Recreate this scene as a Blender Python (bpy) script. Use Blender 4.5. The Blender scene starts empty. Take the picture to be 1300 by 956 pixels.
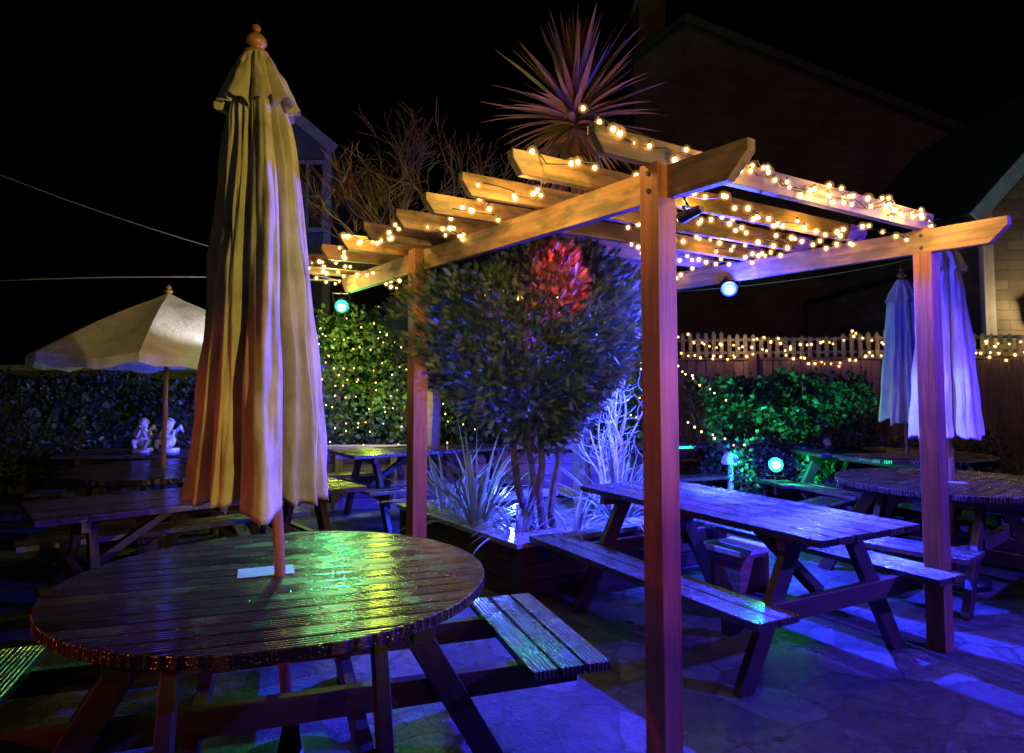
import bpy, math, random
import numpy as np
from mathutils import Vector, Matrix, noise
random.seed(7); np.random.seed(7)
R=random.uniform
sc=bpy.context.scene
rad=math.radians

# ------------------------------------------------------------ materials
def newmat(name):
    m=bpy.data.materials.new(name); m.use_nodes=True
    nt=m.node_tree; b=nt.nodes['Principled BSDF']
    return m,nt,b
def N(nt,t,**k):
    n=nt.nodes.new(t)
    for a,v in k.items(): setattr(n,a,v)
    return n
def ramp(nt,fac,stops):
    r=N(nt,'ShaderNodeValToRGB'); e=r.color_ramp.elements
    e[0].position=stops[0][0]; e[0].color=(*stops[0][1],1)
    e[1].position=stops[-1][0]; e[1].color=(*stops[-1][1],1)
    for p,c in stops[1:-1]:
        x=e.new(p); x.color=(*c,1)
    nt.links.new(fac,r.inputs[0]); return r.outputs[0]
def math_(nt,op,a,b=None):
    n=N(nt,'ShaderNodeMath',operation=op)
    for i,x in enumerate((a,b)):
        if x is None: continue
        if isinstance(x,(int,float)): n.inputs[i].default_value=x
        else: nt.links.new(x,n.inputs[i])
    return n.outputs[0]
def noise_(nt,vec,scale,detail=4,rough=.55,mscale=None):
    if mscale:
        mp=N(nt,'ShaderNodeMapping'); mp.inputs['Scale'].default_value=mscale
        nt.links.new(vec,mp.inputs['Vector']); vec=mp.outputs[0]
    n=N(nt,'ShaderNodeTexNoise'); n.inputs['Scale'].default_value=scale
    n.inputs['Detail'].default_value=detail; n.inputs['Roughness'].default_value=rough
    nt.links.new(vec,n.inputs['Vector']); return n.outputs['Fac']
def bump(nt,b,h,strength,dist,prev=None):
    n=N(nt,'ShaderNodeBump'); n.inputs['Strength'].default_value=strength; n.inputs['Distance'].default_value=dist
    nt.links.new(h,n.inputs['Height'])
    if prev is not None: nt.links.new(prev,n.inputs['Normal'])
    nt.links.new(n.outputs[0],b.inputs['Normal']); return n.outputs[0]

def wood(name,c0,c1,rough=.5,groove=0,wet=False,blotch=None):
    m,nt,b=newmat(name)
    g=N(nt,'ShaderNodeAttribute',attribute_name='gco').outputs['Vector']
    t=N(nt,'ShaderNodeAttribute',attribute_name='tint').outputs['Fac']
    n1=noise_(nt,g,1,5,.65,(2.2,38,38))
    n2=noise_(nt,g,3,2)
    f=math_(nt,'ADD',math_(nt,'MULTIPLY',n1,.65),math_(nt,'MULTIPLY',n2,.35))
    f=math_(nt,'ADD',f,math_(nt,'MULTIPLY',math_(nt,'SUBTRACT',t,.5),.25))
    mid=tuple((a+bb)/2 for a,bb in zip(c0,c1))
    col=ramp(nt,f,[(.34,c0),(.5,mid),(.66,c1)])
    if blotch:
        mx=N(nt,'ShaderNodeMixRGB'); mx.inputs[2].default_value=(*blotch,1); nt.links.new(col,mx.inputs[1])
        nt.links.new(ramp(nt,noise_(nt,g,1,4,.6,(5,14,14)),[(.45,(0,0,0)),(.62,(.85,.85,.85))]),mx.inputs[0]); col=mx.outputs[0]
    if groove:
        sy=N(nt,'ShaderNodeSeparateXYZ'); nt.links.new(g,sy.inputs[0])
        s=math_(nt,'SINE',math_(nt,'MULTIPLY',sy.outputs[1],groove))
        mg=N(nt,'ShaderNodeMixRGB',blend_type='MULTIPLY'); mg.inputs[0].default_value=1; nt.links.new(col,mg.inputs[1])
        nt.links.new(ramp(nt,s,[(0,(.25,.25,.25)),(.6,(1.2,1.2,1.2))]),mg.inputs[2]); col=mg.outputs[0]
    nt.links.new(col,b.inputs['Base Color'])
    p=bump(nt,b,n1,.4,.004)
    if groove: p=bump(nt,b,s,.9,.0034,p)
    if wet:
        v=N(nt,'ShaderNodeTexVoronoi'); v.inputs['Scale'].default_value=85; nt.links.new(g,v.inputs['Vector'])
        d=ramp(nt,v.outputs['Distance'],[(.1,(1,1,1)),(.38,(0,0,0))])
        p=bump(nt,b,d,.6,.0024,p)
        rr=noise_(nt,g,5,3)
        rv=ramp(nt,rr,[(.35,(rough*.55,)*3),(.65,(rough*1.35,)*3)])
        nt.links.new(rv,b.inputs['Roughness'])
        b.inputs['Specular IOR Level'].default_value=1.0
    else: b.inputs['Roughness'].default_value=rough
    return m
GR=2*math.pi/.0165
M_table=wood('wet_decking',(.022,.010,.006),(.085,.040,.022),.24,GR,True)
M_bench=wood('wet_timber',(.022,.014,.013),(.10,.06,.055),.27,GR,True)
M_frame=wood('stained_timber',(.016,.008,.006),(.06,.028,.018),.5)
M_perg=wood('pergola_timber',(.09,.05,.022),(.42,.25,.11),.6,blotch=(.085,.075,.026))
M_post=wood('post_timber',(.14,.045,.02),(.40,.14,.06),.55)
M_fence=wood('fence_timber',(.15,.08,.08),(.34,.20,.19),.75)
M_deckcap=wood('planter_capping',(.14,.13,.12),(.38,.34,.31),.34,0,True)
M_pole=wood('varnished_pole',(.22,.09,.035),(.4,.18,.08),.3)
def plain(name,col,rough=.6,metal=0,var=.15,scale=6,bmp=.2):
    m,nt,b=newmat(name)
    tc=N(nt,'ShaderNodeTexCoord').outputs['Object']
    n=noise_(nt,tc,scale,4)
    nt.links.new(ramp(nt,n,[(.3,tuple(c*(1-var) for c in col)),(.7,tuple(min(1,c*(1+var)) for c in col))]),b.inputs['Base Color'])
    b.inputs['Roughness'].default_value=rough; b.inputs['Metallic'].default_value=metal
    if bmp: bump(nt,b,noise_(nt,tc,scale*9,3),bmp,.01)
    return m
M_white=plain('white_paint',(.6,.58,.54),.55)
M_pickets=plain('pale_painted_timber',(.22,.20,.17),.6,0,.35,12)
M_metal=plain('black_metal',(.02,.02,.022),.4,.6,.1,6,0)
M_wire=plain('dark_cable',(.015,.02,.015),.6,0,.1,6,0)
M_palewire=plain('pale_cable',(.3,.3,.3),.6,0,.1,6,0)
M_stone=plain('cast_stone',(.42,.41,.38),.7,0,.25,20,.3)
M_soil=plain('soil',(.09,.08,.07),.9,0,.5,15,1)
M_bark=plain('bark',(.13,.09,.06),.85,0,.4,18,.8)
M_twig=plain('twig_bark',(.20,.10,.06),.8,0,.3,18,0)
M_palestem=plain('pale_contorted_stem',(.46,.43,.4),.6,0,.3,30,.3)
M_roof=plain('slate_roof',(.05,.05,.055),.6,0,.3,4,.4)
M_glass=plain('dark_window_glass',(.01,.012,.016),.08,0,.1,2,0)
M_render=plain('white_render',(.22,.22,.22),.8,0,.25,3,.3)
M_paper=plain('paper_menu',(.34,.30,.28),.6)

def canvas(name,c0,c1):
    m,nt,b=newmat(name)
    tc=N(nt,'ShaderNodeTexCoord').outputs['Object']
    n=noise_(nt,tc,1,5,.6,(9,9,1.6)); n2=noise_(nt,tc,7,4)
    f=math_(nt,'ADD',math_(nt,'MULTIPLY',n,.55),math_(nt,'MULTIPLY',n2,.45))
    nt.links.new(ramp(nt,f,[(.36,c0),(.52,tuple((a+d)/2*1.05 for a,d in zip(c0,c1))),(.66,c1)]),b.inputs['Base Color'])
    b.inputs['Roughness'].default_value=.85
    p=bump(nt,b,noise_(nt,tc,24,4,.6,(1,1,.5)),.55,.014)
    bump(nt,b,noise_(nt,tc,420,2),.25,.001,p)
    tr=N(nt,'ShaderNodeBsdfTranslucent'); tr.inputs[0].default_value=(.55,.52,.38,1)
    mx=N(nt,'ShaderNodeMixShader'); mx.inputs[0].default_value=.1
    nt.links.new(b.outputs[0],mx.inputs[1]); nt.links.new(tr.outputs[0],mx.inputs[2])
    nt.links.new(mx.outputs[0],nt.nodes['Material Output'].inputs[0])
    return m
M_canvas=canvas('weathered_canvas',(.22,.20,.10),(.58,.52,.33))
M_canvasw=canvas('cream_canvas',(.5,.47,.42),(.75,.72,.67))

def leafmat(name,c0,c1,c2,rough=.5,scale=3.0,trans=.22):
    m,nt,b=newmat(name)
    tc=N(nt,'ShaderNodeTexCoord').outputs['Object']
    t=N(nt,'ShaderNodeAttribute',attribute_name='tint').outputs['Fac']
    f=math_(nt,'ADD',math_(nt,'MULTIPLY',noise_(nt,tc,scale,2),.6),math_(nt,'MULTIPLY',t,.4))
    col=ramp(nt,f,[(.25,c0),(.5,c1),(.8,c2)])
    nt.links.new(col,b.inputs['Base Color']); b.inputs['Roughness'].default_value=rough
    tr=N(nt,'ShaderNodeBsdfTranslucent'); nt.links.new(col,tr.inputs[0])
    mx=N(nt,'ShaderNodeMixShader'); mx.inputs[0].default_value=trans
    nt.links.new(b.outputs[0],mx.inputs[1]); nt.links.new(tr.outputs[0],mx.inputs[2])
    nt.links.new(mx.outputs[0],nt.nodes['Material Output'].inputs[0])
    return m
M_conifer=leafmat('conifer_foliage',(.025,.045,.018),(.075,.11,.04),(.17,.20,.09),.55,4,.05)
M_ivy=leafmat('ivy_foliage',(.02,.045,.02),(.06,.10,.04),(.13,.16,.08),.4)
M_cord=leafmat('cordyline_leaf',(.14,.07,.035),(.26,.13,.07),(.38,.24,.14),.4,6)
M_phor=leafmat('striped_sword_leaf',(.08,.10,.07),(.27,.29,.26),(.48,.50,.46),.4,6)

def emis(name,col,s,samp=True):
    m=bpy.data.materials.new(name); m.use_nodes=True; nt=m.node_tree; nt.nodes.clear()
    e=N(nt,'ShaderNodeEmission'); e.inputs[0].default_value=(*col,1); e.inputs[1].default_value=s
    o=N(nt,'ShaderNodeOutputMaterial'); nt.links.new(e.outputs[0],o.inputs[0])
    if not samp: m.cycles.emission_sampling='NONE'
    return m
def halo_shell(name,col,s):
    # transparent emissive shell, paints a bloom halo round a bulb
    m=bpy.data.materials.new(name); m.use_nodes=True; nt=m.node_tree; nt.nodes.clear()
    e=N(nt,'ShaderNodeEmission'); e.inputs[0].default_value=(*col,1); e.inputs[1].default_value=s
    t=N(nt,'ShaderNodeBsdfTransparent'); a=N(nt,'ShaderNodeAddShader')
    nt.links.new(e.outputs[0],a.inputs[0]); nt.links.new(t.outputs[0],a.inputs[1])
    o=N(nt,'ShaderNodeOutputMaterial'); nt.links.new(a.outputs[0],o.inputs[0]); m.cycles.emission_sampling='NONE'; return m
M_bulb=emis('warm_bulb_glow',(1,.60,.19),14,False)
M_bulb2=emis('fairy_bulb_glow',(1,.58,.17),9,False)
M_halo=halo_shell('bulb_halo',(1,.42,.06),.11)

def brick(name,c1,c2,mort,sx=1.0):
    m,nt,b=newmat(name)
    tc=N(nt,'ShaderNodeTexCoord').outputs['Object']
    s=N(nt,'ShaderNodeSeparateXYZ'); nt.links.new(tc,s.inputs[0])
    cb=N(nt,'ShaderNodeCombineXYZ')
    nt.links.new(math_(nt,'ADD',s.outputs[0],s.outputs[1]),cb.inputs[0]); nt.links.new(s.outputs[2],cb.inputs[1])
    br=N(nt,'ShaderNodeTexBrick'); br.inputs['Scale'].default_value=1/sx
    br.inputs['Brick Width'].default_value=.225; br.inputs['Row Height'].default_value=.075
    br.inputs['Mortar Size'].default_value=.006; br.inputs['Color1'].default_value=(*c1,1)
    br.inputs['Color2'].default_value=(*c2,1); br.inputs['Mortar'].default_value=(*mort,1)
    nt.links.new(cb.outputs[0],br.inputs[0])
    mx=N(nt,'ShaderNodeMixRGB',blend_type='MULTIPLY'); mx.inputs[0].default_value=.7
    nt.links.new(br.outputs[0],mx.inputs[1])
    nt.links.new(ramp(nt,noise_(nt,tc,1.3,5),[(.3,(.45,.45,.45)),(.7,(1.1,1.1,1.1))]),mx.inputs[2])
    nt.links.new(mx.outputs[0],b.inputs['Base Color']); b.inputs['Roughness'].default_value=.85
    bump(nt,b,math_(nt,'SUBTRACT',1,br.outputs['Fac']),.5,.01)
    return m
M_brick=brick('red_brick',(.30,.12,.08),(.18,.08,.06),(.22,.19,.17))
M_stonew=brick('coursed_stone',(.36,.30,.2),(.22,.18,.12),(.2,.18,.15),2.2)

def pavmat():
    m,nt,b=newmat('crazy_paving')
    tc=N(nt,'ShaderNodeTexCoord').outputs['Object']
    wn=N(nt,'ShaderNodeTexNoise'); wn.inputs['Scale'].default_value=3.5; wn.inputs['Detail'].default_value=3
    nt.links.new(tc,wn.inputs['Vector'])
    ad=N(nt,'ShaderNodeVectorMath',operation='MULTIPLY_ADD'); ad.inputs[1].default_value=(.10,.10,.10)
    nt.links.new(wn.outputs['Color'],ad.inputs[0]); nt.links.new(tc,ad.inputs[2])
    v=N(nt,'ShaderNodeTexVoronoi',feature='DISTANCE_TO_EDGE'); v.inputs['Scale'].default_value=3.1
    v2=N(nt,'ShaderNodeTexVoronoi'); v2.inputs['Scale'].default_value=3.1
    nt.links.new(ad.outputs[0],v.inputs['Vector']); nt.links.new(ad.outputs[0],v2.inputs['Vector'])
    e=ramp(nt,v.outputs['Distance'],[(.008,(0,0,0)),(.03,(1,1,1))])
    n=noise_(nt,tc,14,6,.75)
    sp=N(nt,'ShaderNodeSeparateXYZ'); nt.links.new(v2.outputs['Color'],sp.inputs[0])
    f=math_(nt,'ADD',math_(nt,'MULTIPLY',sp.outputs[0],.3),math_(nt,'MULTIPLY',n,.7))
    c=ramp(nt,f,[(.25,(.02,.02,.022)),(.5,(.06,.06,.063)),(.75,(.15,.15,.155))])
    mx=N(nt,'ShaderNodeMixRGB'); nt.links.new(e,mx.inputs[0]); mx.inputs[1].default_value=(.03,.03,.03,1)
    nt.links.new(c,mx.inputs[2]); nt.links.new(mx.outputs[0],b.inputs['Base Color'])
    nt.links.new(ramp(nt,noise_(nt,tc,3,4),[(.35,(.25,)*3),(.65,(.6,)*3)]),b.inputs['Roughness'])
    p=bump(nt,b,e,.25,.01); p=bump(nt,b,n,1,.04,p); bump(nt,b,sp.outputs[1],.3,.01,p)
    return m
M_pave=pavmat()
M_ground=plain('dark_earth_ground',(.05,.045,.035),.9,0,.4,2,.6)

# ------------------------------------------------------------ mesh builder
class MB:
    def __init__(s): s.v=[];s.f=[];s.g=[];s.t=[];s.m=[]
    def _add(s,vs,gs,fs,mat,tint=None):
        o=len(s.v); t=R(0,1) if tint is None else tint
        s.v+= [tuple(x) for x in vs]; s.g+=[tuple(x) for x in gs]; s.t+=[t]*len(vs)
        for f in fs: s.f.append([o+i for i in f]); s.m.append(mat)
    def box(s,c,ax,ay,az,sx,sy,sz,mat=0):
        c=Vector(c); ax,ay,az=Vector(ax),Vector(ay),Vector(az); o=Vector((R(0,40),0,R(0,40)))
        vs=[];gs=[]
        for i in (-.5,.5):
            for j in (-.5,.5):
                for k in (-.5,.5):
                    vs.append(c+ax*i*sx+ay*j*sy+az*k*sz); gs.append(Vector((i*sx,j*sy,k*sz))+o)
        s._add(vs,gs,[(0,1,3,2),(4,6,7,5),(0,4,5,1),(2,3,7,6),(0,2,6,4),(1,5,7,3)],mat)
    def abox(s,x0,x1,y0,y1,z0,z1,mat=0):
        d=(x1-x0,y1-y0,z1-z0); c=((x0+x1)/2,(y0+y1)/2,(z0+z1)/2)
        X,Y,Z=(1,0,0),(0,1,0),(0,0,1)
        i=d.index(max(d))
        if i==0: s.box(c,X,Y,Z,*d,mat)
        elif i==1: s.box(c,Y,(-1,0,0),Z,d[1],d[0],d[2],mat)
        else: s.box(c,Z,X,Y,d[2],d[0],d[1],mat)
    def beam(s,p1,p2,w,h,up=(0,0,1),mat=0):
        p1,p2=Vector(p1),Vector(p2); ax=(p2-p1); L=ax.length; ax.normalize()
        ay=Vector(up).cross(ax)
        if ay.length<1e-4: ay=Vector((1,0,0)).cross(ax)
        ay.normalize(); az=ax.cross(ay)
        s.box((p1+p2)/2,ax,ay,az,L,w,h,mat)
    def prism(s,out,z0,z1,mat=0,rot=0,off=(0,0)):
        n=len(out); o=Vector((R(0,40),0,R(0,40)))
        vs=[];gs=[]
        ymid=sum(p[1] for p in out)/n
        cr,sr=math.cos(rot),math.sin(rot)
        for z in (z0,z1):
            for x,y in out:
                vs.append((x*cr-y*sr+off[0],x*sr+y*cr+off[1],z)); gs.append(Vector((x,y-ymid,z))+o)
        fs=[tuple(range(n-1,-1,-1)),tuple(range(n,2*n))]
        fs+=[(i,(i+1)%n,n+(i+1)%n,n+i) for i in range(n)]
        s._add(vs,gs,fs,mat)
    def tube(s,pts,radii,n=8,mat=0,cap=True):
        pts=[Vector(p) for p in pts]
        if isinstance(radii,(int,float)): radii=[radii]*len(pts)
        vs=[];gs=[];ref=None;l=0;o=Vector((R(0,40),0,R(0,40)))
        for i,p in enumerate(pts):
            d=(pts[min(i+1,len(pts)-1)]-pts[max(i-1,0)]).normalized()
            if ref is None:
                ref=d.orthogonal().normalized()
            else:
                ref=(ref-d*ref.dot(d)); ref=ref.normalized() if ref.length>1e-6 else d.orthogonal().normalized()
            b=d.cross(ref)
            if i: l+=(p-pts[i-1]).length
            for k in range(n):
                a=2*math.pi*k/n; q=(ref*math.cos(a)+b*math.sin(a))*radii[i]
                vs.append(p+q); gs.append(o+Vector((l,math.cos(a)*radii[i],math.sin(a)*radii[i])))
        fs=[]
        for i in range(len(pts)-1):
            for k in range(n):
                a,b_=i*n+k,i*n+(k+1)%n
                fs.append((a,b_,b_+n,a+n))
        if cap: fs+=[tuple(range(n-1,-1,-1)),tuple((len(pts)-1)*n+k for k in range(n))]
        s._add(vs,gs,fs,mat)
    def lathe(s,prof,n=20,c=(0,0,0),mat=0):
        s.tube([(c[0],c[1],c[2]+z) for r,z in prof],[max(r,.0008) for r,z in prof],n,mat)
    def ball(s,c,r,nu=8,nv=6,mat=0,sq=(1,1,1),tint=None):
        vs=[];fs=[]
        for j in range(1,nv):
            p=math.pi*j/nv
            for i in range(nu):
                a=2*math.pi*i/nu
                vs.append((c[0]+r*sq[0]*math.sin(p)*math.cos(a),c[1]+r*sq[1]*math.sin(p)*math.sin(a),c[2]+r*sq[2]*math.cos(p)))
        T=len(vs); vs.append((c[0],c[1],c[2]+r*sq[2])); vs.append((c[0],c[1],c[2]-r*sq[2]))
        for j in range(nv-2):
            for i in range(nu):
                a=j*nu+i;b=j*nu+(i+1)%nu
                fs.append((a,a+nu,b+nu,b))
        for i in range(nu):
            fs.append((T,i,(i+1)%nu)); fs.append((T+1,(nv-2)*nu+(i+1)%nu,(nv-2)*nu+i))
        s._add(vs,vs,fs,mat,tint)
    def mesh(s,name,mats,smooth=False):
        me=bpy.data.meshes.new(name); me.from_pydata(s.v,[],s.f)
        for m in mats: me.materials.append(m)
        me.polygons.foreach_set('material_index',s.m)
        a=me.attributes.new('gco','FLOAT_VECTOR','POINT'); a.data.foreach_set('vector',np.array(s.g,dtype=np.float32).ravel())
        a=me.attributes.new('tint','FLOAT','POINT'); a.data.foreach_set('value',np.array(s.t,dtype=np.float32))
        if smooth: me.polygons.foreach_set('use_smooth',[True]*len(me.polygons))
        me.update(); return me
    def build(s,name,mats,loc=(0,0,0),rz=0,smooth=False,bevel=0):
        return place(s.mesh(name,mats,smooth),name,loc,rz,bevel)
def place(me,name,loc=(0,0,0),rz=0,bevel=0,scale=1):
    o=bpy.data.objects.new(name,me); sc.collection.objects.link(o)
    o.location=loc; o.rotation_euler=(0,0,rz); o.scale=(scale,)*3
    if bevel:
        b=o.modifiers.new('bevel','BEVEL'); b.width=bevel; b.segments=2; b.limit_method='ANGLE'
    return o

# ------------------------------------------------------------ ground
g=MB(); g._add([(-150,-60,0),(150,-60,0),(150,240,0),(-150,240,0)],[(0,0,0)]*4,[(0,1,2,3)],0)
g.build('ground',[M_ground])
g=MB()
nx,ny=60,60; vs=[];fs=[]
for j in range(ny+1):
    for i in range(nx+1):
        x=-9+20*i/nx; y=-3+15*j/ny
        vs.append((x,y,.012+.006*noise.noise((x*.9,y*.9,0))))
for j in range(ny):
    for i in range(nx):
        a=j*(nx+1)+i; fs.append((a,a+1,a+nx+2,a+nx+1))
g._add(vs,vs,fs,0); g.build('stone_paving',[M_pave],smooth=True)

# ------------------------------------------------------------ pergola
O=Vector((.58,2.68,0)); au=rad(124.5); av=rad(33)
U=Vector((math.cos(au),math.sin(au),0)); V=Vector((math.cos(av),math.sin(av),0)); Z=Vector((0,0,1))
def PG(s,v,z): return O+U*s+V*v+Z*z
L=2.1
pb=MB()
for s_,v_ in ((0,0),(L,0),(0,L),(L,L)):
    pb.box(PG(s_,v_,1.165),Z,V,U,2.33,.098,.098,0)
def angled_beam(b,p1,p2,w,z0,z1,mat=1,cut=.05):
    p1,p2=Vector(p1),Vector(p2); d=(p2-p1).normalized(); w_=Vector((-d.y,d.x,0))*w/2
    Lb=(p2-p1).length; o=Vector((R(0,40),0,R(0,40))); vs=[];gs=[]
    prof=[(0,z1),(0,z1-(z1-z0)*.35),(cut,z0),(Lb-cut,z0),(Lb,z1-(z1-z0)*.35),(Lb,z1)]
    for sgn in (-1,1):
        for x,z in prof:
            q=p1+d*x+w_*sgn; vs.append((q.x,q.y,z)); gs.append(o+Vector((x,z-z0-(z1-z0)/2,sgn*w/2)))
    n=6
    fs=[tuple(range(n)),tuple(range(2*n-1,n-1,-1))]+[(i,n+i,n+(i+1)%n,(i+1)%n) for i in range(n)]
    b._add(vs,gs,fs,mat)
for v_ in (.026,L-.026):
    angled_beam(pb,PG(-.42,v_,0),PG(3.5,v_,0),.046,2.19,2.322,1,.09)
ss=[0.0,.39,.78,1.17,1.56,1.95,2.34,2.73,3.10,3.42]
for i,s_ in enumerate(ss):
    v0=-.34 if i==0 else -.43+R(-.02,.02)
    angled_beam(pb,PG(s_,v0,0),PG(s_+R(-.01,.01),L+.1+R(-.02,.03),0),.042,2.3235,2.425+R(-.004,.004),1,.05)
for v_ in (0,L):
    for z in (2.22,2.29):
        pb.tube([PG(0,v_-.049,z),PG(0,v_-.056,z)],.011,8,2)
pergola=pb.build('pergola',[M_post,M_perg,M_metal],bevel=.004)

# ------------------------------------------------------------ string lights
def polyline(pts,spacing,sag,jit,hang=.03):
    out=[];wire=[]
    for a,b in zip(pts[:-1],pts[1:]):
        a,b=Vector(a),Vector(b); n=max(2,int((b-a).length/spacing))
        for i in range(n):
            t=(i+R(-.25,.25))/n; p=a.lerp(b,t); p.z-=sag*4*t*(1-t)
            p+=Vector((R(-jit,jit),R(-jit,jit),R(-jit,jit)*.8)); wire.append(p)
            if R(0,1)<.93: out.append((p+Vector((R(-.02,.02),R(-.02,.02),-hang*R(-.6,1)))))
    wire.append(Vector(pts[-1])); return out,wire
def strings(name,paths,spacing,sag,jit,r,mat,wr=.003,hang=.03,halo=None):
    b=MB(); allb=[]
    for p in paths:
        bl,w=polyline(p,spacing,sag,jit,hang)
        b.tube(w,wr,5,0)
        for q in bl:
            rr=r*R(.75,1.2)
            b.ball(q,rr,8,6,1,(1,1,1.15)); b.tube([q+Vector((0,0,r*.9)),q+Vector((0,0,r*2.2))],r*.55,6,0)
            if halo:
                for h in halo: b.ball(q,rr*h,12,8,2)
        allb+=bl
    return b.build(name,[M_wire,mat,M_halo],smooth=True),allb
paths=[
 [PG(-.035,-.36,2.46),PG(-.035,.0,2.40),PG(-.035,.6,2.44),PG(-.035,1.2,2.38),PG(-.035,1.7,2.44),PG(-.035,2.2,2.40)],
 [PG(-.03,.5,2.41),PG(-.03,1.2,2.43),PG(-.04,1.6,2.37),PG(-.03,2.0,2.42),PG(-.05,2.12,2.35)],
 [PG(.20,.05,2.33),PG(.22,.7,2.36),PG(.24,1.3,2.30),PG(.2,1.8,2.36),PG(.0,2.16,2.33)],
 [PG(.36,.25,2.36),PG(.45,1.0,2.33),PG(.5,1.7,2.31),PG(.35,2.1,2.36)],
 [PG(.75,.4,2.36),PG(.82,1.2,2.32),PG(.8,2.0,2.33)],
 [PG(1.15,.9,2.34),PG(1.2,1.5,2.32),PG(1.1,2.1,2.33)],
 [PG(.02,-.25,2.44),PG(.20,-.2,2.36),PG(.38,-.32,2.44),PG(.6,-.1,2.33),PG(.8,-.38,2.44),PG(1.0,-.12,2.33),PG(1.2,-.35,2.42),PG(1.5,0,2.3),PG(1.58,-.34,2.44)],
 [PG(1.6,-.38,2.40),PG(1.9,-.3,2.34),PG(2.3,-.42,2.44),PG(2.7,-.30,2.36),PG(3.1,-.43,2.4),PG(3.45,-.3,2.34)],
 [PG(3.45,-.40,2.30),PG(3.47,.3,2.33),PG(3.45,.9,2.28),PG(3.44,1.5,2.35),PG(3.46,2.1,2.28)],
 [PG(3.1,-.42,2.36),PG(3.12,.2,2.30),PG(3.1,.8,2.34)],
 [PG(2.72,-.4,2.33),PG(2.75,.2,2.30),PG(2.73,.7,2.32)],
 [PG(1.6,2.0,2.30),PG(2.3,1.9,2.34),PG(3.4,2.05,2.3)],
 [PG(2.0,2.1,2.30),PG(2.6,2.1,2.05),PG(3.4,2.1,2.0)],
]
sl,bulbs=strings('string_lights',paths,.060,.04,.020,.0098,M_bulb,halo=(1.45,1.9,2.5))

# ------------------------------------------------------------ lights helpers
def addlight(name,kind,loc,energy,col,size=.04,aim=None,spot=None,blend=.5,parent=None):
    l=bpy.data.lights.new(name,kind); l.energy=energy; l.color=col
    if kind in('POINT','SPOT'): l.shadow_soft_size=size
    if kind=='SPOT': l.spot_size=rad(spot); l.spot_blend=blend
    o=bpy.data.objects.new(name,l); sc.collection.objects.link(o); o.location=loc
    if aim is not None: o.rotation_euler=(Vector(aim)-Vector(loc)).to_track_quat('-Z','Y').to_euler()
    if parent: o.parent=parent
    return o
def floodlight(name,loc,aim,energy,col,lens,r=.05,kind='SPOT',spot=150,mount=None,stand=False,lensS=6,blend=.6,spill=0,laim=None):
    loc=Vector(loc); d=(Vector(aim)-loc).normalized()
    b=MB()
    b.tube([loc-d*.14,loc-d*.12,loc-d*.02,loc],[r*.55,r*.8,r,r*1.05],16,0)
    b.tube([loc+d*.001,loc+d*.004],r*.82,16,1)
    b.ball(loc+d*.012,r*.55,12,8,2)
    side=d.cross(Vector((0,0,1))).normalized()
    m=Vector(mount) if mount is not None else loc+Vector((0,0,.12))
    c=loc-d*.07
    for k in (-1,1):
        b.beam(c+side*r*k*1.15,c+(m-c).normalized()*r*1.6+side*r*k*1.15,.012,.006)
    b.beam(c+(m-c).normalized()*r*1.6-side*r*1.2,c+(m-c).normalized()*r*1.6+side*r*1.2,.012,.006)
    b.tube([c+(m-c).normalized()*r*1.6,m],.006,6,0)
    if stand:
        b.tube([m,(m.x,m.y,0)],.02,10,0); b.lathe([(.16,0),(.16,.02),(.03,.04)],16,(m.x,m.y,0))
    em=emis(name+'_lens',lens,lensS,False); em2=emis(name+'_core',tuple(.35+.65*c for c in lens),lensS*3,False)
    o=b.build(name,[M_metal,em,em2],smooth=False)
    lp=loc+d*.09
    addlight('lamp','SPOT' if kind=='SPOT' else 'POINT',lp,energy,col,.03,laim or aim,spot,blend,parent=o)
    if spill: addlight('lamp_spill','POINT',lp+d*.01,spill,col,.04,parent=o)
    return o
BL=(.02,.03,1)
b0=PG(1.28,L-.08,2.13)
floodlight('blue_light',b0,(1.1,2.6,.9),2600,BL,(.04,.25,1),.055,'SPOT',172,mount=PG(1.28,L-.03,2.21),spill=190,laim=(b0.x-.2,b0.y-.35,b0.z-1.2),blend=.12)
floodlight('blue_light',(.62,5.62,2.12),(.2,5.1,.2),1000,(.03,.07,1),(.1,.3,1),.05,'SPOT',150,mount=(.62,5.62,2.3))  # second lamp added behind the tree crown to light the planting
floodlight('blue_light',(5.2,2.3,2.4),(2.3,3.7,.3),2200,(.07,.035,1),(.1,.3,1),.06,'SPOT',84,mount=(5.3,2.2,2.4),stand=True)
floodlight('blue_light',(.02,5.62,.44),(-.1,5.3,1.2),60,(.05,.10,1),(.02,.06,.3),.03,'POINT',mount=(.02,5.65,.33),lensS=1)
floodlight('green_floodlight',(-1.36,5.42,2.07),(-.95,2.8,.75),150,(.01,1,.38),(.02,1,.40),.055,'SPOT',42,mount=(-1.39,5.5,2.2),spill=14)
floodlight('green_floodlight',(2.72,7.1,.62),(2.62,6.6,.68),150,(.01,1,.40),(.02,1,.35),.07,'SPOT',150,mount=(2.74,7.2,.02),laim=(3.1,8.3,.9),spill=9)
floodlight('red_spotlight',(.76,3.02,2.2),(.30,4.1,2.10),420,(1,.02,.01),(1,.08,.03),.025,'SPOT',26,mount=(.76,3.02,2.32),lensS=3)
floodlight('blue_light',(-2.6,6.75,.9),(-3.8,7.8,.9),300,(.03,.03,1),(.2,.3,1),.05,'SPOT',150,mount=(-2.6,6.75,.02))
floodlight('amber_light',(2.3,-.2,1.75),(-1.0,3.0,2.15),400,(1,.74,.15),(1,.75,.3),.07,'SPOT',54,mount=(2.3,-.4,1.75),stand=True,blend=.8)
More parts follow.
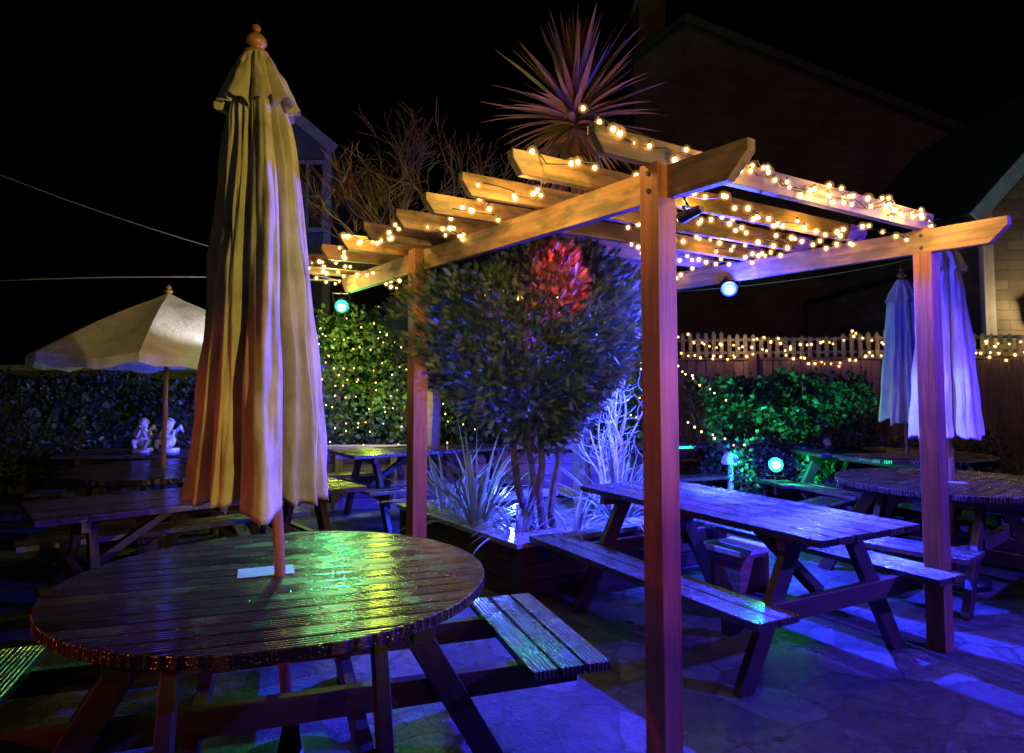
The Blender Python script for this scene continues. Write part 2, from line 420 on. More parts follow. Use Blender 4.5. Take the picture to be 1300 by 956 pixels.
floodlight('amber_light',(-.75,-1.2,2.4),(.08,4.8,1.75),330,(1,.92,.25),(1,.75,.3),.07,'SPOT',21,mount=(-.75,-1.4,2.4),stand=True,blend=.6)  # added behind the camera, narrow beam to brighten the conifer alone
floodlight('red_light',(-2.6,1.2,.95),(.2,2.9,.8),34,(1,.14,.02),(1,.2,.05),.06,'SPOT',58,mount=(-2.75,1.1,.95),stand=True)
floodlight('red_light',(1.6,.4,1.1),(.75,2.8,1.1),46,(1,.20,.05),(1,.2,.05),.05,'SPOT',34,mount=(1.65,.25,1.1),stand=True)  # added out of view to redden the front post
floodlight('parasol_fill_light',(-1.9,5.2,1.9),(-2.9,5.75,2.05),28,(.98,.86,1),(1,.9,.8),.04,'SPOT',96,mount=(-1.85,5.15,1.9),stand=True)  # added behind the closed parasol to whiten the open one
floodlight('amber_light',(.75,5.3,2.5),(.58,6.1,3.9),34,(1,.38,.13),(1,.3,.1),.035,'SPOT',80,mount=(.75,5.3,2.43))  # uplight added on the rafters to brighten the cordyline crown
for p,e in ((PG(-.13,.4,2.38),8),(PG(-.13,1.1,2.38),11),(PG(-.13,1.8,2.38),13),(PG(.3,.6,2.27),6),(PG(.3,1.5,2.27),9),(PG(.2,-.3,2.5),9),(PG(.95,-.25,2.5),8),
            (PG(2.2,-.35,2.5),9),(PG(3.2,-.2,2.27),10),(PG(3.3,.9,2.2),10),(PG(.6,-.25,2.25),6),(PG(1.0,1.6,2.25),6)):
    addlight('bulb_glow','POINT',p,e,(1,.55,.11),.05,parent=sl)

# ------------------------------------------------------------ round picnic table
def round_table_mesh():
    b=MB(); Rr=.76; w=.092; gap=.007; n=17
    y=-((n*w+(n-1)*gap)/2)
    sc_=2*Rr/(n*w+(n-1)*gap)
    for i in range(n):
        y0=(y+i*(w+gap))*sc_; y1=y0+w*sc_
        y0=max(y0,-Rr+.006); y1=min(y1,Rr-.006)
        xs=lambda yy: math.sqrt(max(Rr*Rr-yy*yy,.0001))
        yy=[y0+(y1-y0)*k/6 for k in range(7)]
        out=[(xs(q),q) for q in yy]+[(-xs(q),q) for q in reversed(yy)]
        b.prism(out,.713,.75,0)
    for x in (-.42,0,.42): b.box((x,0,.685),(0,1,0),(-1,0,0),(0,0,1),1.2,.07,.055,2)
    for o_ in (-.26,.26):
        b.box((0,o_,.375),(1,0,0),(0,1,0),(0,0,1),2.16,.045,.09,2)
        b.box((o_,0,.30),(0,1,0),(-1,0,0),(0,0,1),2.16,.045,.09,2)
    for a in range(4):
        rot=Matrix.Rotation(a*math.pi/2,3,'Z')
        for o_ in (-.305,.305):
            p=rot@Vector((.40,o_,.68)); q=rot@Vector((.80,o_,.0))
            b.beam(p,q,.045,.09,rot@Vector((0,1,0)).cross(q-p),2)
        for j in range(3):
            r0=.845+j*.105
            c=rot@Vector((r0+.046,0,.435)); ax=rot@Vector((0,1,0)); ay=-(rot@Vector((1,0,0)))
            b.box(c,ax,ay,(0,0,1),.86,.095,.032,1)
        for o_ in (-.26,.26):
            c=rot@Vector((.95,o_,.39)); b.box(c,rot@Vector((1,0,0)),rot@Vector((0,1,0)),(0,0,1),.3,.042,.056,2)
    return b.mesh('round_picnic_table',[M_table,M_bench,M_frame])
rt=round_table_mesh()
TC=Vector((-.864,2.59,0))
place(rt,'round_picnic_table',TC,rad(19),.003)
place(rt,'round_picnic_table',(3.2,5.05,0),rad(41),.003)
place(rt,'round_picnic_table',(3.98,6.93,0),rad(20),.003)
place(rt,'round_picnic_table',(-2.95,5.79,0),rad(8),.003)
def card(name,loc,rz,w=.21,l=.15):
    b=MB(); b.abox(-w/2,w/2,-l/2,l/2,0,.0015); b.build(name,[M_paper],loc,rz)
card('menu_card',(-.93,2.63,.752),rad(20),.2,.13)
card('menu_card',(3.15,4.95,.752),rad(-20),.18,.1)

def picnic_mesh(Lt=1.9):
    b=MB()
    for i in range(6):
        y=-.325+i*.13
        b.box((0,y,.733),(1,0,0),(0,1,0),(0,0,1),Lt,.122,.034,0)
    for sy in (-1,1):
        for j in range(2):
            b.box((0,sy*(.60+j*.135),.433),(1,0,0),(0,1,0),(0,0,1),Lt,.127,.034,1)
    for sx in (-1,1):
        x=sx*(Lt/2-.28)
        for sy in (-1,1):
            b.beam((x,sy*.20,.715),(x,sy*.60,0),.045,.095,(0,1,0),2)
        b.box((x+sx*.046,0,.37),(0,1,0),(-1,0,0),(0,0,1),1.50,.045,.095,2)
        b.box((x+sx*.046,0,.685),(0,1,0),(-1,0,0),(0,0,1),.74,.045,.06,2)
        b.beam((x-sx*.03,0,.39),(x-sx*.5,0,.70),.045,.07,(0,1,0),2)
    b.box((0,0,.70),(0,1,0),(-1,0,0),(0,0,1),.74,.045,.03,2)
    return b.mesh('picnic_table',[M_bench,M_bench,M_frame])
pm=picnic_mesh()
for loc,rz in (((1.27,4.15,0),119),((-1.98,4.47,0),40),((-.95,7.55,0),33),((2.0,8.2,0),15),((-3.6,7.2,0),5),((3.3,7.9,0),100)):
    place(pm,'picnic_table',loc,rad(rz),.003)

# ------------------------------------------------------------ closed parasol
def closed_parasol(seed,top=2.75,bottom=1.03,r_bot=.29,canv=M_canvas,lean=(0,0),shift=(0,0)):
    rnd=random.Random(seed); b=MB()
    n=320; rings=80
    nl=9
    amps=[rnd.uniform(.82,1.14) for _ in range(nl)]; pos=[rnd.uniform(-.3,.3) for _ in range(nl)]
    depth=[rnd.uniform(.35,.6) for _ in range(nl)]
    def lean_off(z): 
        t=(z-.75)
        return lean[0]*t,lean[1]*t
    def fold(th,t):
        x=(th/(2*math.pi)*nl+.22*math.sin(t*2.0)+.12*noise.noise((th*1.5,t*4,seed)))%nl
        i=int(x)%nl; u=x-int(x)
        c=.5+pos[i]*.8
        w=u/c if u<c else (1-u)/(1-c)
        w=max(0,w)
        k=w**.6+.13*math.sin(u*math.pi*4+i*2.1)*math.sin(u*math.pi)
        return amps[i]*( (1-depth[i])+depth[i]*k )
    vs=[]
    for j in range(rings+1):
        t=j/rings
        base=.05+(.125-.05)*min(1,t/.12)+(r_bot-.125)*(max(0,(t-.12)/.88))**.8
        for i in range(n):
            th=2*math.pi*i/n
            f=fold(th,t)
            amp=min(1,t/.15)
            r=base*((1-amp)+amp*f)
            r*=1+.05*amp*noise.noise((math.cos(th)*2.2,math.sin(th)*2.2,t*3+seed))
            r+=.014*amp*noise.noise((math.cos(th)*6,math.sin(th)*6,t*7+seed))
            r+=.008*amp*noise.noise((math.cos(th)*15,math.sin(th)*15,t*6+seed))
            hem=bottom+.08*(1-f)-.02+.03*noise.noise((math.cos(th)*3,math.sin(th)*3,seed))
            z=top-.06+(hem-(top-.06))*t
            ox,oy=lean_off(z); k=t*t
            vs.append((r*math.cos(th)+ox+shift[0]*k,r*math.sin(th)+oy+shift[1]*k,z))
    fs=[]
    for j in range(rings):
        for i in range(n):
            a=j*n+i;c=j*n+(i+1)%n; fs.append((a,a+n,c+n,c))
    off=len(vs)
    for j in range(1,4):
        for i in range(n):
            x,y,z=vs[rings*n+i]; cx,cy=lean_off(z)[0]+shift[0],lean_off(z)[1]+shift[1]
            k=1-.16*j; vs.append((cx+(x-cx)*k,cy+(y-cy)*k,z+.05*j))
    for j in range(3):
        r0=rings*n if j==0 else off+(j-1)*n; r1=off+j*n
        for i in range(n): fs.append((r0+i,r1+i,r1+(i+1)%n,r0+(i+1)%n))
    b._add(vs,vs,fs,0)
    vs=[];fs=[];rg=20
    for j in range(rg+1):
        t=j/rg
        for i in range(n):
            th=2*math.pi*i/n
            f=.66+.34*abs(math.sin(nl/2*th+.4+.3*math.sin(2*th)))**.7
            base=.03+.112*t**.8
            amp=min(1,t*1.6)
            r=base*((1-amp)+amp*f)*1.12+.008*noise.noise((math.cos(th)*5,math.sin(th)*5,t*5+seed+9))
            z=top-(.26-.08*(f-.6)+.03*noise.noise((math.cos(th)*4,math.sin(th)*4,seed+3)))*t**1.05
            ox,oy=lean_off(z); vs.append((r*math.cos(th)+ox,r*math.sin(th)+oy,z))
    for j in range(rg):
        for i in range(n):
            a=j*n+i;c=j*n+(i+1)%n; fs.append((a,a+n,c+n,c))
    b._add(vs,vs,fs,0)
    ox,oy=lean_off(top); 
    b.lathe([(.022,-.01),(.045,.0),(.05,.012),(.026,.022),(.022,.03),(.034,.038),(.042,.052),(.040,.066),(.028,.082),(.013,.092),(.012,.100),(.018,.108),(.016,.120),(.004,.130)],20,(ox,oy,top-.015),1)
    a0=lean_off(.0);a1=lean_off(top)
    b.tube([(a0[0],a0[1],.02),(a1[0],a1[1],top-.02)],.02,14,1)
    for i in range(8):
        th=2*math.pi*(i+.5)/8; z=bottom+.03; ox,oy=lean_off(z)
        b.beam((ox+shift[0]+.10*math.cos(th),oy+shift[1]+.10*math.sin(th),z-.02),(ox+.03*math.cos(th),oy+.03*math.sin(th),z+.9),.012,.014,mat=1)
    b.lathe([(.22,0),(.22,.05),(.05,.08),(.03,.2)],20,(a0[0],a0[1],.012),2)
    return b.mesh('closed_parasol',[canv,M_pole,M_metal],True)
place(closed_parasol(3,lean=(-.068,0),shift=(-.065,0)),'closed_parasol',TC)
cp=closed_parasol(11,top=2.52,bottom=1.08,r_bot=.245,canv=M_canvasw)
place(cp,'closed_parasol',(3.22,5.05,0),1.0); place(cp,'closed_parasol',(3.98,6.93,0),2.2)

# ------------------------------------------------------------ open parasol
def open_parasol():
    b=MB(); n=8; sub=8; rg=14; Rr=1.03; zt=2.20; ze=1.68
    vs=[];fs=[]; m=n*sub
    for j in range(rg+1):
        t=j/rg
        for i in range(m):
            th=2*math.pi*i/m; u=(i%sub)/sub; k=math.cos(math.pi/n)/math.cos((u-.5)*2*math.pi/n)
            r=Rr*t*k
            sag=.045*math.sin(math.pi*u)*t
            vs.append((r*math.cos(th),r*math.sin(th),zt-(zt-ze)*t**1.25-sag))
    for i in range(m):
        x,y,z=vs[rg*m+i]; vs.append((x*1.0,y*1.0,z-.07-.012*math.sin(i*1.7)))
    for j in range(rg+1):
        for i in range(m):
            a=j*m+i;c=j*m+(i+1)%m; fs.append((a,a+m,c+m,c))
    b._add(vs,vs,fs,0)
    vs=[];fs=[]
    for j in range(5):
        t=j/4
        for i in range(m):
            th=2*math.pi*i/m; vs.append((.22*t*math.cos(th),.22*t*math.sin(th),zt+.03-.115*t-.012*math.sin(math.pi*(i%sub)/sub)*t))
    for j in range(4):
        for i in range(m):
            a=j*m+i;c=j*m+(i+1)%m; fs.append((a,a+m,c+m,c))
    b._add(vs,vs,fs,0)
    for i in range(n):
        th=2*math.pi*i/n; c,s_=math.cos(th),math.sin(th)
        pts=[(Rr*t*c,Rr*t*s_,zt-(zt-ze)*t**1.25-.02) for t in (0.03,.25,.5,.75,.98)]
        b.tube(pts,.009,6,1)
        b.tube([(.5*c,.5*s_,zt-.26),(.03*c,.03*s_,1.72)],.008,6,1)
    b.tube([(0,0,.02),(0,0,zt+.03)],.019,12,1)
    b.lathe([(.03,0),(.035,.015),(.015,.03),(.024,.045),(.003,.07)],14,(0,0,zt+.03),1)
    b.lathe([(.035,1.68),(.035,1.74)],12,(0,0,0),1)
    b.lathe([(.22,0),(.22,.05),(.05,.08),(.03,.2)],20,(0,0,.012),2)
    return b.mesh('open_parasol',[M_canvasw,M_pole,M_metal],False)
place(open_parasol(),'open_parasol',(-2.93,5.79,0),.3)

# ------------------------------------------------------------ planter
P0=Vector((.03,4.55,0)); S=1.85
def PL(s,v,z): return P0+U*s+V*v+Z*z
b=MB()
def pboard(a,c,z0,z1,th,mat):
    b.beam(PL(*a,(z0+z1)/2),PL(*c,(z0+z1)/2),th,z1-z0,mat=mat)
e=.06
for k in range(3):
    z0=.01+k*.12; z1=z0+.113
    pboard((e,e),(S-e,e),z0,z1,.035,0); pboard((e,S-e),(S-e,S-e),z0,z1,.035,0)
    pboard((e,e+.02),(e,S-e-.02),z0,z1,.034,0); pboard((S-e,e+.02),(S-e,S-e-.02),z0,z1,.034,0)
for s_ in (e+.0,S-e):
    for v_ in (e,S-e): b.box(PL(s_,v_,.18),Z,V,U,.355,.075,.075,0)
cw=.13
for k in (0,1):
    o_=cw/2+k*(cw+.006)
    b.beam(PL(0,o_,.388),PL(S,o_,.388),cw,.034,mat=1); b.beam(PL(0,S-o_,.388),PL(S,S-o_,.388),cw,.034,mat=1)
    b.beam(PL(o_,2*cw+.012,.388),PL(o_,S-2*cw-.012,.388),cw,.034,mat=1); b.beam(PL(S-o_,2*cw+.012,.388),PL(S-o_,S-2*cw-.012,.388),cw,.034,mat=1)
vs=[];fs=[];k=24
for j in range(k+1):
    for i in range(k+1):
        q=PL(.08+(S-.16)*i/k,.08+(S-.16)*j/k,0); vs.append((q.x,q.y,.33+.05*noise.noise((q.x*5,q.y*5,0))))
for j in range(k):
    for i in range(k):
        a=j*(k+1)+i; fs.append((a,a+1,a+k+2,a+k+1))
b._add(vs,vs,fs,2)
b.build('timber_planter',[M_frame,M_deckcap,M_soil],bevel=.003)
b=MB(); b.abox(-.16,.16,-.16,.16,.01,.26); b.abox(-.18,.18,-.18,.18,.261,.3,1); b.build('brick_plinth',[M_brick,M_stone],(1.62,5.02,0),rad(33),bevel=.004)

# ------------------------------------------------------------ foliage
def leafcloud(pts,nrm,tv,tf,smin,smax,spread=.6,rngseed=1):
    rg=np.random.RandomState(rngseed)
    n=len(pts); pts=np.array(pts,dtype=float); nrm=np.array(nrm,dtype=float)
    z=nrm/np.linalg.norm(nrm,axis=1,keepdims=True)+rg.normal(0,spread,(n,3)); z/=np.linalg.norm(z,axis=1,keepdims=True)
    r=rg.normal(0,1,(n,3)); x=np.cross(r,z); x/=np.linalg.norm(x,axis=1,keepdims=True); y=np.cross(z,x)
    s=rg.uniform(smin,smax,(n,1,1)); tv=np.array(tv)
    W=(x[:,None,:]*tv[None,:,0:1]+y[:,None,:]*tv[None,:,1:2]+z[:,None,:]*tv[None,:,2:3])*s+pts[:,None,:]
    k=len(tv); tf=np.array(tf); F=(tf[None,:,:]+(np.arange(n)*k)[:,None,None]).reshape(-1,tf.shape[1])
    T=np.repeat(rg.uniform(0,1,n),k)
    return W.reshape(-1,3),F,T
def add_cloud(b,cloud,mat):
    W,F,T=cloud; o=len(b.v)
    b.v+=W.tolist(); b.g+=W.tolist(); b.t+=T.tolist()
    b.f+=(F+o).tolist(); b.m+=[mat]*len(F)
tv=[];tf=[]
def lf(base,ang,l,w,yo):
    o=len(tv); d=(math.sin(ang),math.cos(ang)); p=(d[1],-d[0])
    tv.append((base[0]-p[0]*w,yo,base[1]-p[1]*w)); tv.append((base[0]+p[0]*w,yo,base[1]+p[1]*w)); tv.append((base[0]+d[0]*l,yo+.04,base[1]+d[1]*l))
    tf.append((o,o+1,o+2))
for i,t in enumerate((.08,.34,.6)):
    l=.52*(1-t*.45)
    lf((0,t),.6,l,.085,.06*math.sin(t*3)); lf((0,t+.1),-.6,l,.085,.06*math.sin(t*3))
lf((0,.65),0,.45,.09,.1); lf((0,0),0,.8,.045,0)
def lerp_prof(p,z):
    for (a,ra),(c,rc) in zip(p[:-1],p[1:]):
        if a<=z<=c: return ra+(rc-ra)*(z-a)/(c-a)
    return 0
prof=[(1.0,.06),(1.12,.24),(1.32,.47),(1.55,.68),(1.8,.80),(2.0,.82),(2.2,.72),(2.36,.50),(2.46,.25),(2.52,.05)]
rn=random.Random(5)
def surf(z,th,dd=1):
    w=lerp_prof(prof,z); lump=1+.24*noise.noise((math.cos(th)*2.4,math.sin(th)*2.4,z*3.2))
    r=w*lump*dd; k=min(1,(z-1)/.8)
    return Vector((.22-.18*k+r*math.cos(th),5.05-.25*k+r*math.sin(th),z))
pts=[];nr=[]
cl=0
while cl<760:
    z=rn.uniform(1.0,2.5); w=lerp_prof(prof,z)
    if rn.random()>w/.82+.1: continue
    th=rn.uniform(0,2*math.pi); cl+=1
    c=surf(z,th,rn.uniform(.88,1.0)); d=Vector((math.cos(th),math.sin(th),.35+(z-1.6)*.9)).normalized(); cr=rn.uniform(.05,.095)
    for q in range(22):
        o_=Vector((rn.gauss(0,1),rn.gauss(0,1),rn.gauss(0,1)))*cr*.5+d*rn.uniform(-.09,.05)
        pts.append(tuple(c+o_)); nr.append(tuple(d+o_*7))
while len(pts)<21500:
    z=rn.uniform(1.0,2.45); w=lerp_prof(prof,z)
    if rn.random()>w/.82+.1: continue
    th=rn.uniform(0,2*math.pi); pts.append(tuple(surf(z,th,rn.uniform(.6,.88)))); nr.append((math.cos(th),math.sin(th),.5))
b=MB(); add_cloud(b,leafcloud(pts,nr,tv,tf,.045,.085,.28,3),0)
for k,(bx,by,tx,ty) in enumerate(((.10,5.25,-.25,4.85),(.22,5.15,.15,4.75),(.30,5.3,.45,5.0),(.16,5.35,.05,5.1))):
    ptsx=[]
    for i in range(9):
        t=i/8; ptsx.append((bx+(tx-bx)*t**1.6+.02*math.sin(i*2+k),by+(ty-by)*t,.30+1.5*t))
    b.tube(ptsx,[.034*(1-.6*i/8) for i in range(9)],8,1)
for i in range(40):
    th=rn.uniform(0,6.28); z=rn.uniform(1.2,2.3); w=lerp_prof(prof,z)*.8
    b.tube([(.12,4.95,z-.35),(.1+.5*w*math.cos(th),4.9+.5*w*math.sin(th),z-.12),(.05+w*math.cos(th),4.82+w*math.sin(th),z)],[.014,.009,.003],5,1)
b.build('conifer_topiary_tree',[M_conifer,M_bark])

def blade(b,base,d,L_,w,droop,mat,seg=6,fold_=.3,tint=None):
    base=Vector(base); d=Vector(d).normalized(); side=d.cross(Vector((0,0,1)))
    if side.length<.05: side=Vector((1,0,0))
    side.normalize(); vs=[];p=base.copy();dd=d.copy()
    for i in range(seg+1):
        t=i/seg; ww=w*(.55+.9*t if t<.35 else (1-t)**.8*1.35)/2
        if i==seg: ww=.0008
        nrm=side.cross(dd).normalized()
        vs+= [p-side*ww+nrm*ww*fold_,p,p+side*ww+nrm*ww*fold_]
        p=p+dd*(L_/seg); dd=(dd+Vector((0,0,-droop/seg))).normalized()
    fs=[]
    for i in range(seg):
        a=i*3; fs+=[(a,a+1,a+4,a+3),(a+1,a+2,a+5,a+4)]
    b._add(vs,vs,fs,mat,tint)
def cordyline():
    b=MB(); c=Vector((.58,6.15,3.85))
    b.tube([(.62,6.0,.3),(.60,6.05,1.2),(.66,6.1,2.2),(.6,6.15,3.2),(.58,6.15,3.95)],[.085,.075,.065,.06,.05],12,1)
    rn=random.Random(4)
    for i in range(190):
        el=rn.uniform(-.6,1.5); az=rn.uniform(0,2*math.pi)
        d=Vector((math.cos(az)*math.cos(el),math.sin(az)*math.cos(el),math.sin(el)))
        base=c+Vector((0,0,.10*math.sin(el)))+d*.03
        blade(b,base,d,rn.uniform(.62,.92)*(1 if el>-.2 else .8),rn.uniform(.055,.08),rn.uniform(.02,.45)+(.3 if el<0 else 0),0)
    for i in range(50):
        az=rn.uniform(0,2*math.pi); blade(b,c+Vector((0,0,-rn.uniform(.1,.5))),(math.cos(az),math.sin(az),-.9),rn.uniform(.4,.6),.05,.9,0)
    return b.build('cordyline_palm_tree',[M_cord,M_bark])
cordyline()
def phormium(name,c,n,l0,l1,seed,el0=.5):
    b=MB(); rn=random.Random(seed)
    for i in range(n):
        az=rn.uniform(0,2*math.pi); el=rn.uniform(el0,1.45)
        d=(math.cos(az)*math.cos(el),math.sin(az)*math.cos(el),math.sin(el))
        blade(b,(c[0]+.06*math.cos(az),c[1]+.06*math.sin(az),c[2]),d,rn.uniform(l0,l1),rn.uniform(.022,.04),rn.uniform(.6,1.8),0,8)
    b.build(name,[M_phor])
phormium('sword_leaf_plant',(-.28,5.35,.33),70,.55,.95,1)
phormium('sword_leaf_plant',(.05,5.0,.33),34,.25,.5,2)
phormium('sword_leaf_plant',(.85,5.55,.33),55,.4,.8,3)
phormium('sword_leaf_plant',(-.55,5.75,.33),45,.4,.8,4)
phormium('sword_leaf_plant',(.45,5.05,.33),30,.2,.4,5)

b=MB(); rn=random.Random(6)
for k in range(16):
    x=.80+rn.uniform(-.12,.12); y=5.75+rn.uniform(-.12,.12); ph=rn.uniform(0,6); am=rn.uniform(.03,.07); H=rn.uniform(.9,1.7); fr=rn.uniform(7,11)
    dx=rn.uniform(-.15,.35); pts_=[]
    for i in range(26):
        t=i/25; pts_.append((x+dx*t+am*math.sin(fr*t+ph),y+am*math.cos(fr*.9*t+ph*1.3)+.1*t,.32+H*t))
    b.tube(pts_,[.013*(1-.75*i/25) for i in range(26)],6,0)
    for q in range(7):
        s_=Vector(pts_[rn.randrange(8,25)]); p=[s_]; dr=Vector((rn.uniform(-1,1),rn.uniform(-1,1),rn.uniform(.2,1)))
        for i in range(6):
            dr=(dr+Vector((rn.uniform(-.7,.7),rn.uniform(-.7,.7),rn.uniform(-.4,.7)))).normalized(); p.append(p[-1]+dr*.05)
        b.tube(p,[.005,.0045,.004,.003,.0025,.002,.0015],4,0)
b.build('contorted_willow',[M_palestem],smooth=True)

def bare():
    b=MB(); rn=random.Random(12)
    def grow(p,d,l,r,dep):
        pts_=[p];n=4
        for i in range(n):
            d=(d+Vector((rn.uniform(-.35,.35),rn.uniform(-.35,.35),rn.uniform(-.15,.28)))).normalized()
            pts_.append(pts_[-1]+d*l/n)
        b.tube(pts_,[max(r*(1-.4*i/n),.0035) for i in range(n+1)],5 if r>.01 else 3,0,cap=False)
        if dep==0: return
        for k in range(3 if dep>1 else 5):
            q=pts_[rn.randrange(2,n+1)] if k else pts_[-1]
            nd=(d+Vector((rn.uniform(-1,1),rn.uniform(-1,1),rn.uniform(-.35,.7)))*.95).normalized()
            grow(q,nd,l*rn.uniform(.62,.88),r*.6,dep-1)
    base=Vector((-.95,7.9,0))
    b.tube([base,base+Vector((.05,0,1.2)),base+Vector((0,0,2.5))],[.1,.08,.07],8,0)
    for k in range(8):
        a=k*2*math.pi/8+.3
        grow(base+Vector((0,0,2.35+.05*k)),Vector((math.cos(a)*1.1,math.sin(a)*.6,.75)),.72,.035,4)
    return b.build('bare_tree',[M_twig])
bare()

ivt=[(0,0,0),(.45,.12,.35),(0,0,1),(-.45,.12,.35)]; ivf=[(0,1,2),(0,2,3)]
def hedge(name,x0,x1,yc,z0,z1,dep,n,seed,mat=M_ivy,smin=.04,smax=.085):
    rn=random.Random(seed); pts=[];nr=[]
    while len(pts)<n:
        s_=rn.uniform(0,1); u=rn.random()
        x=x0+(x1-x0)*s_
        bul=.35*noise.noise((x*1.3,seed,0))
        if rn.random()<.72:
            z=rn.uniform(z0,z1); front=-dep/2-(.22*noise.noise((x*1.8,z*2.2,seed))+.14*noise.noise((x*5,z*5,seed)))-.15*math.sin(math.pi*(z-z0)/(z1-z0))
            if z>z1+bul-.1*rn.random(): continue
            y=front+rn.random()**2*.28; nn=(0,-1,.35)
            if rn.random()<.1: y=-y; nn=(0,1,.3)
        else:
            y=rn.uniform(-dep/2,dep/2); z=z1+bul+.14*noise.noise((x*4,y*4,seed))-rn.random()**2*.25+(.12*rn.random() if rn.random()<.15 else 0); nn=(0,-.4,1)
        pts.append((x,y+yc,z)); nr.append(nn)
    b=MB(); add_cloud(b,leafcloud(pts,nr,ivt,ivf,smin,smax,.6,seed),0)
    for i in range(int((x1-x0)*5)):
        x=x0+.1+(x1-x0-.2)*rn.random()
        b.tube([(x,yc,0),(x+rn.uniform(-.1,.1),yc,(z0+z1)/2),(x+rn.uniform(-.3,.3),yc+rn.uniform(-.1,.1),z1-.15)],[.03,.02,.005],5,1)
    return b.build(name,[mat,M_bark])
hedge('ivy_hedge',-2.5,1.9,8.75,.5,2.25,.9,17000,21)
hedge('garden_shrub',2.2,4.2,8.35,.05,1.45,.9,9000,22)
hedge('garden_shrub',2.35,3.5,7.75,.03,.72,.6,4200,23,smin=.03,smax=.06)
hedge('garden_shrub',4.3,5.6,8.0,.03,.75,.5,2500,24,smin=.03,smax=.06)
hedge('ivy_hedge',-6.5,-2.6,8.6,.2,1.5,.6,9000,25)

b=MB()
for k in range(5): b.beam((-2.7,8.02,.07+k*.13),(1.9,8.02,.07+k*.13),.04,.124)
for i in range(8): b.abox(-2.68+i*.64,-2.60+i*.64,7.93,7.998,.0,.70)
b.beam((-2.75,8.0,.72),(1.95,8.0,.72),.2,.035)
b.build('raised_bed_wall',[M_fence],bevel=.003)
b=MB(); b.abox(-9,-2.2,9.0,9.25,0,1.62); b.abox(-9.02,-2.18,8.96,9.29,1.622,1.70,1)
b.build('garden_wall',[M_stonew,M_stone],bevel=.01)

# fence right
b=MB(); f0=Vector((1.6,9.75,0)); f1=Vector((8.4,8.35,0)); fd=(f1-f0).normalized(); fn=Vector((fd.y,-fd.x,0)); FL=(f1-f0).length
n=int(FL/.125)
for i in range(n):
    c=f0+fd*(i+.5)*.125+fn*(.012 if i%2 else 0)
    b.box(c+Z*.9,Z,fd,fn,1.74+R(-.015,.015),.118,.018,0)
for i in range(5):
    c=f0+fd*i*FL/4+fn*.06; b.box(c+Z*.93,Z,fd,fn,1.86,.1,.09,0)
for z in (.35,1.5): b.beam(f0-fn*.05+Z*z,f1-fn*.05+Z*z,.05,.08)
b.beam(f0+Z*1.79,f1+Z*1.79,.07,.03)
b.build('wooden_fence',[M_fence],bevel=.002)
b=MB(); n=int((FL-.4)/.105)
for i in range(n):
    c=f0+fd*(.4+i*.105)-fn*.03
    h=.32+R(-.02,.02)+.04*math.sin(i*.25); zb=1.81
    w=.026
    vs=[]
    for k in (-.009,.009):
        for x,z in ((-w,0),(w,0),(w,h-.03),(0,h),(-w,h-.03)):
            vs.append(c+fd*x+fn*k+Z*(zb+z))
    b._add(vs,vs,[(0,1,2,3,4),(9,8,7,6,5),(0,5,6,1),(1,6,7,2),(2,7,8,3),(3,8,9,4),(4,9,5,0)],0)
for z in (1.88,2.06): b.beam(f0+fd*.3-fn*.055+Z*z,f1-fn*.055+Z*z,.02,.04)
b.build('picket_trellis',[M_pickets])

def onf(s_,z,o=.06): return tuple(f0+fd*s_+fn*o+Z*z)
fp=[[onf(.3+.55*i,2.0+(.12 if i%2 else -.08)+R(-.06,.06)) for i in range(13)],
    [onf(.2+.6*i,1.85+(.10 if i%2 else -.08)+R(-.08,.08)) for i in range(12)]]
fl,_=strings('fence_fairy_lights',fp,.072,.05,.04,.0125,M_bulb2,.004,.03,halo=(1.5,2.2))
hp=[]
rn=random.Random(31)
for k in range(11):
    z=2.25-k*.145; hp.append([(-2.4+.3*i,8.05+rn.uniform(-.06,.05),z+rn.uniform(-.13,.13)) for i in range(7+(k%2))])
for k in range(6):
    z=1.9-k*.2; hp.append([(.8+.28*i,8.1,z+rn.uniform(-.12,.12)) for i in range(5)])
fl2,_=strings('hedge_fairy_lights',hp,.12,.03,.05,.007,M_bulb2,.002,.01)
for p,e_ in (((-1.9,7.7,1.8),38),((-1.5,7.7,1.2),26),((-2.2,7.7,2.3),22),((1.2,7.8,1.5),10)): addlight('hedge_glow','POINT',p,e_,(.78,1,.08),.08,parent=fl2)
for s_ in (1.6,3.6,5.4): addlight('fence_glow','POINT',onf(s_,2.0,.3),4,(1,.6,.2),.06,parent=fl)
sp=[[(2.1,9.3,1.95),(1.95,8.5,1.75),(2.15,8.0,1.5),(2.5,7.85,1.25)],[(2.0,8.0,1.0),(2.3,7.7,.85),(2.6,7.5,.8)]]
strings('shrub_fairy_lights',sp,.09,.02,.03,.010,M_bulb2,.002,.01)

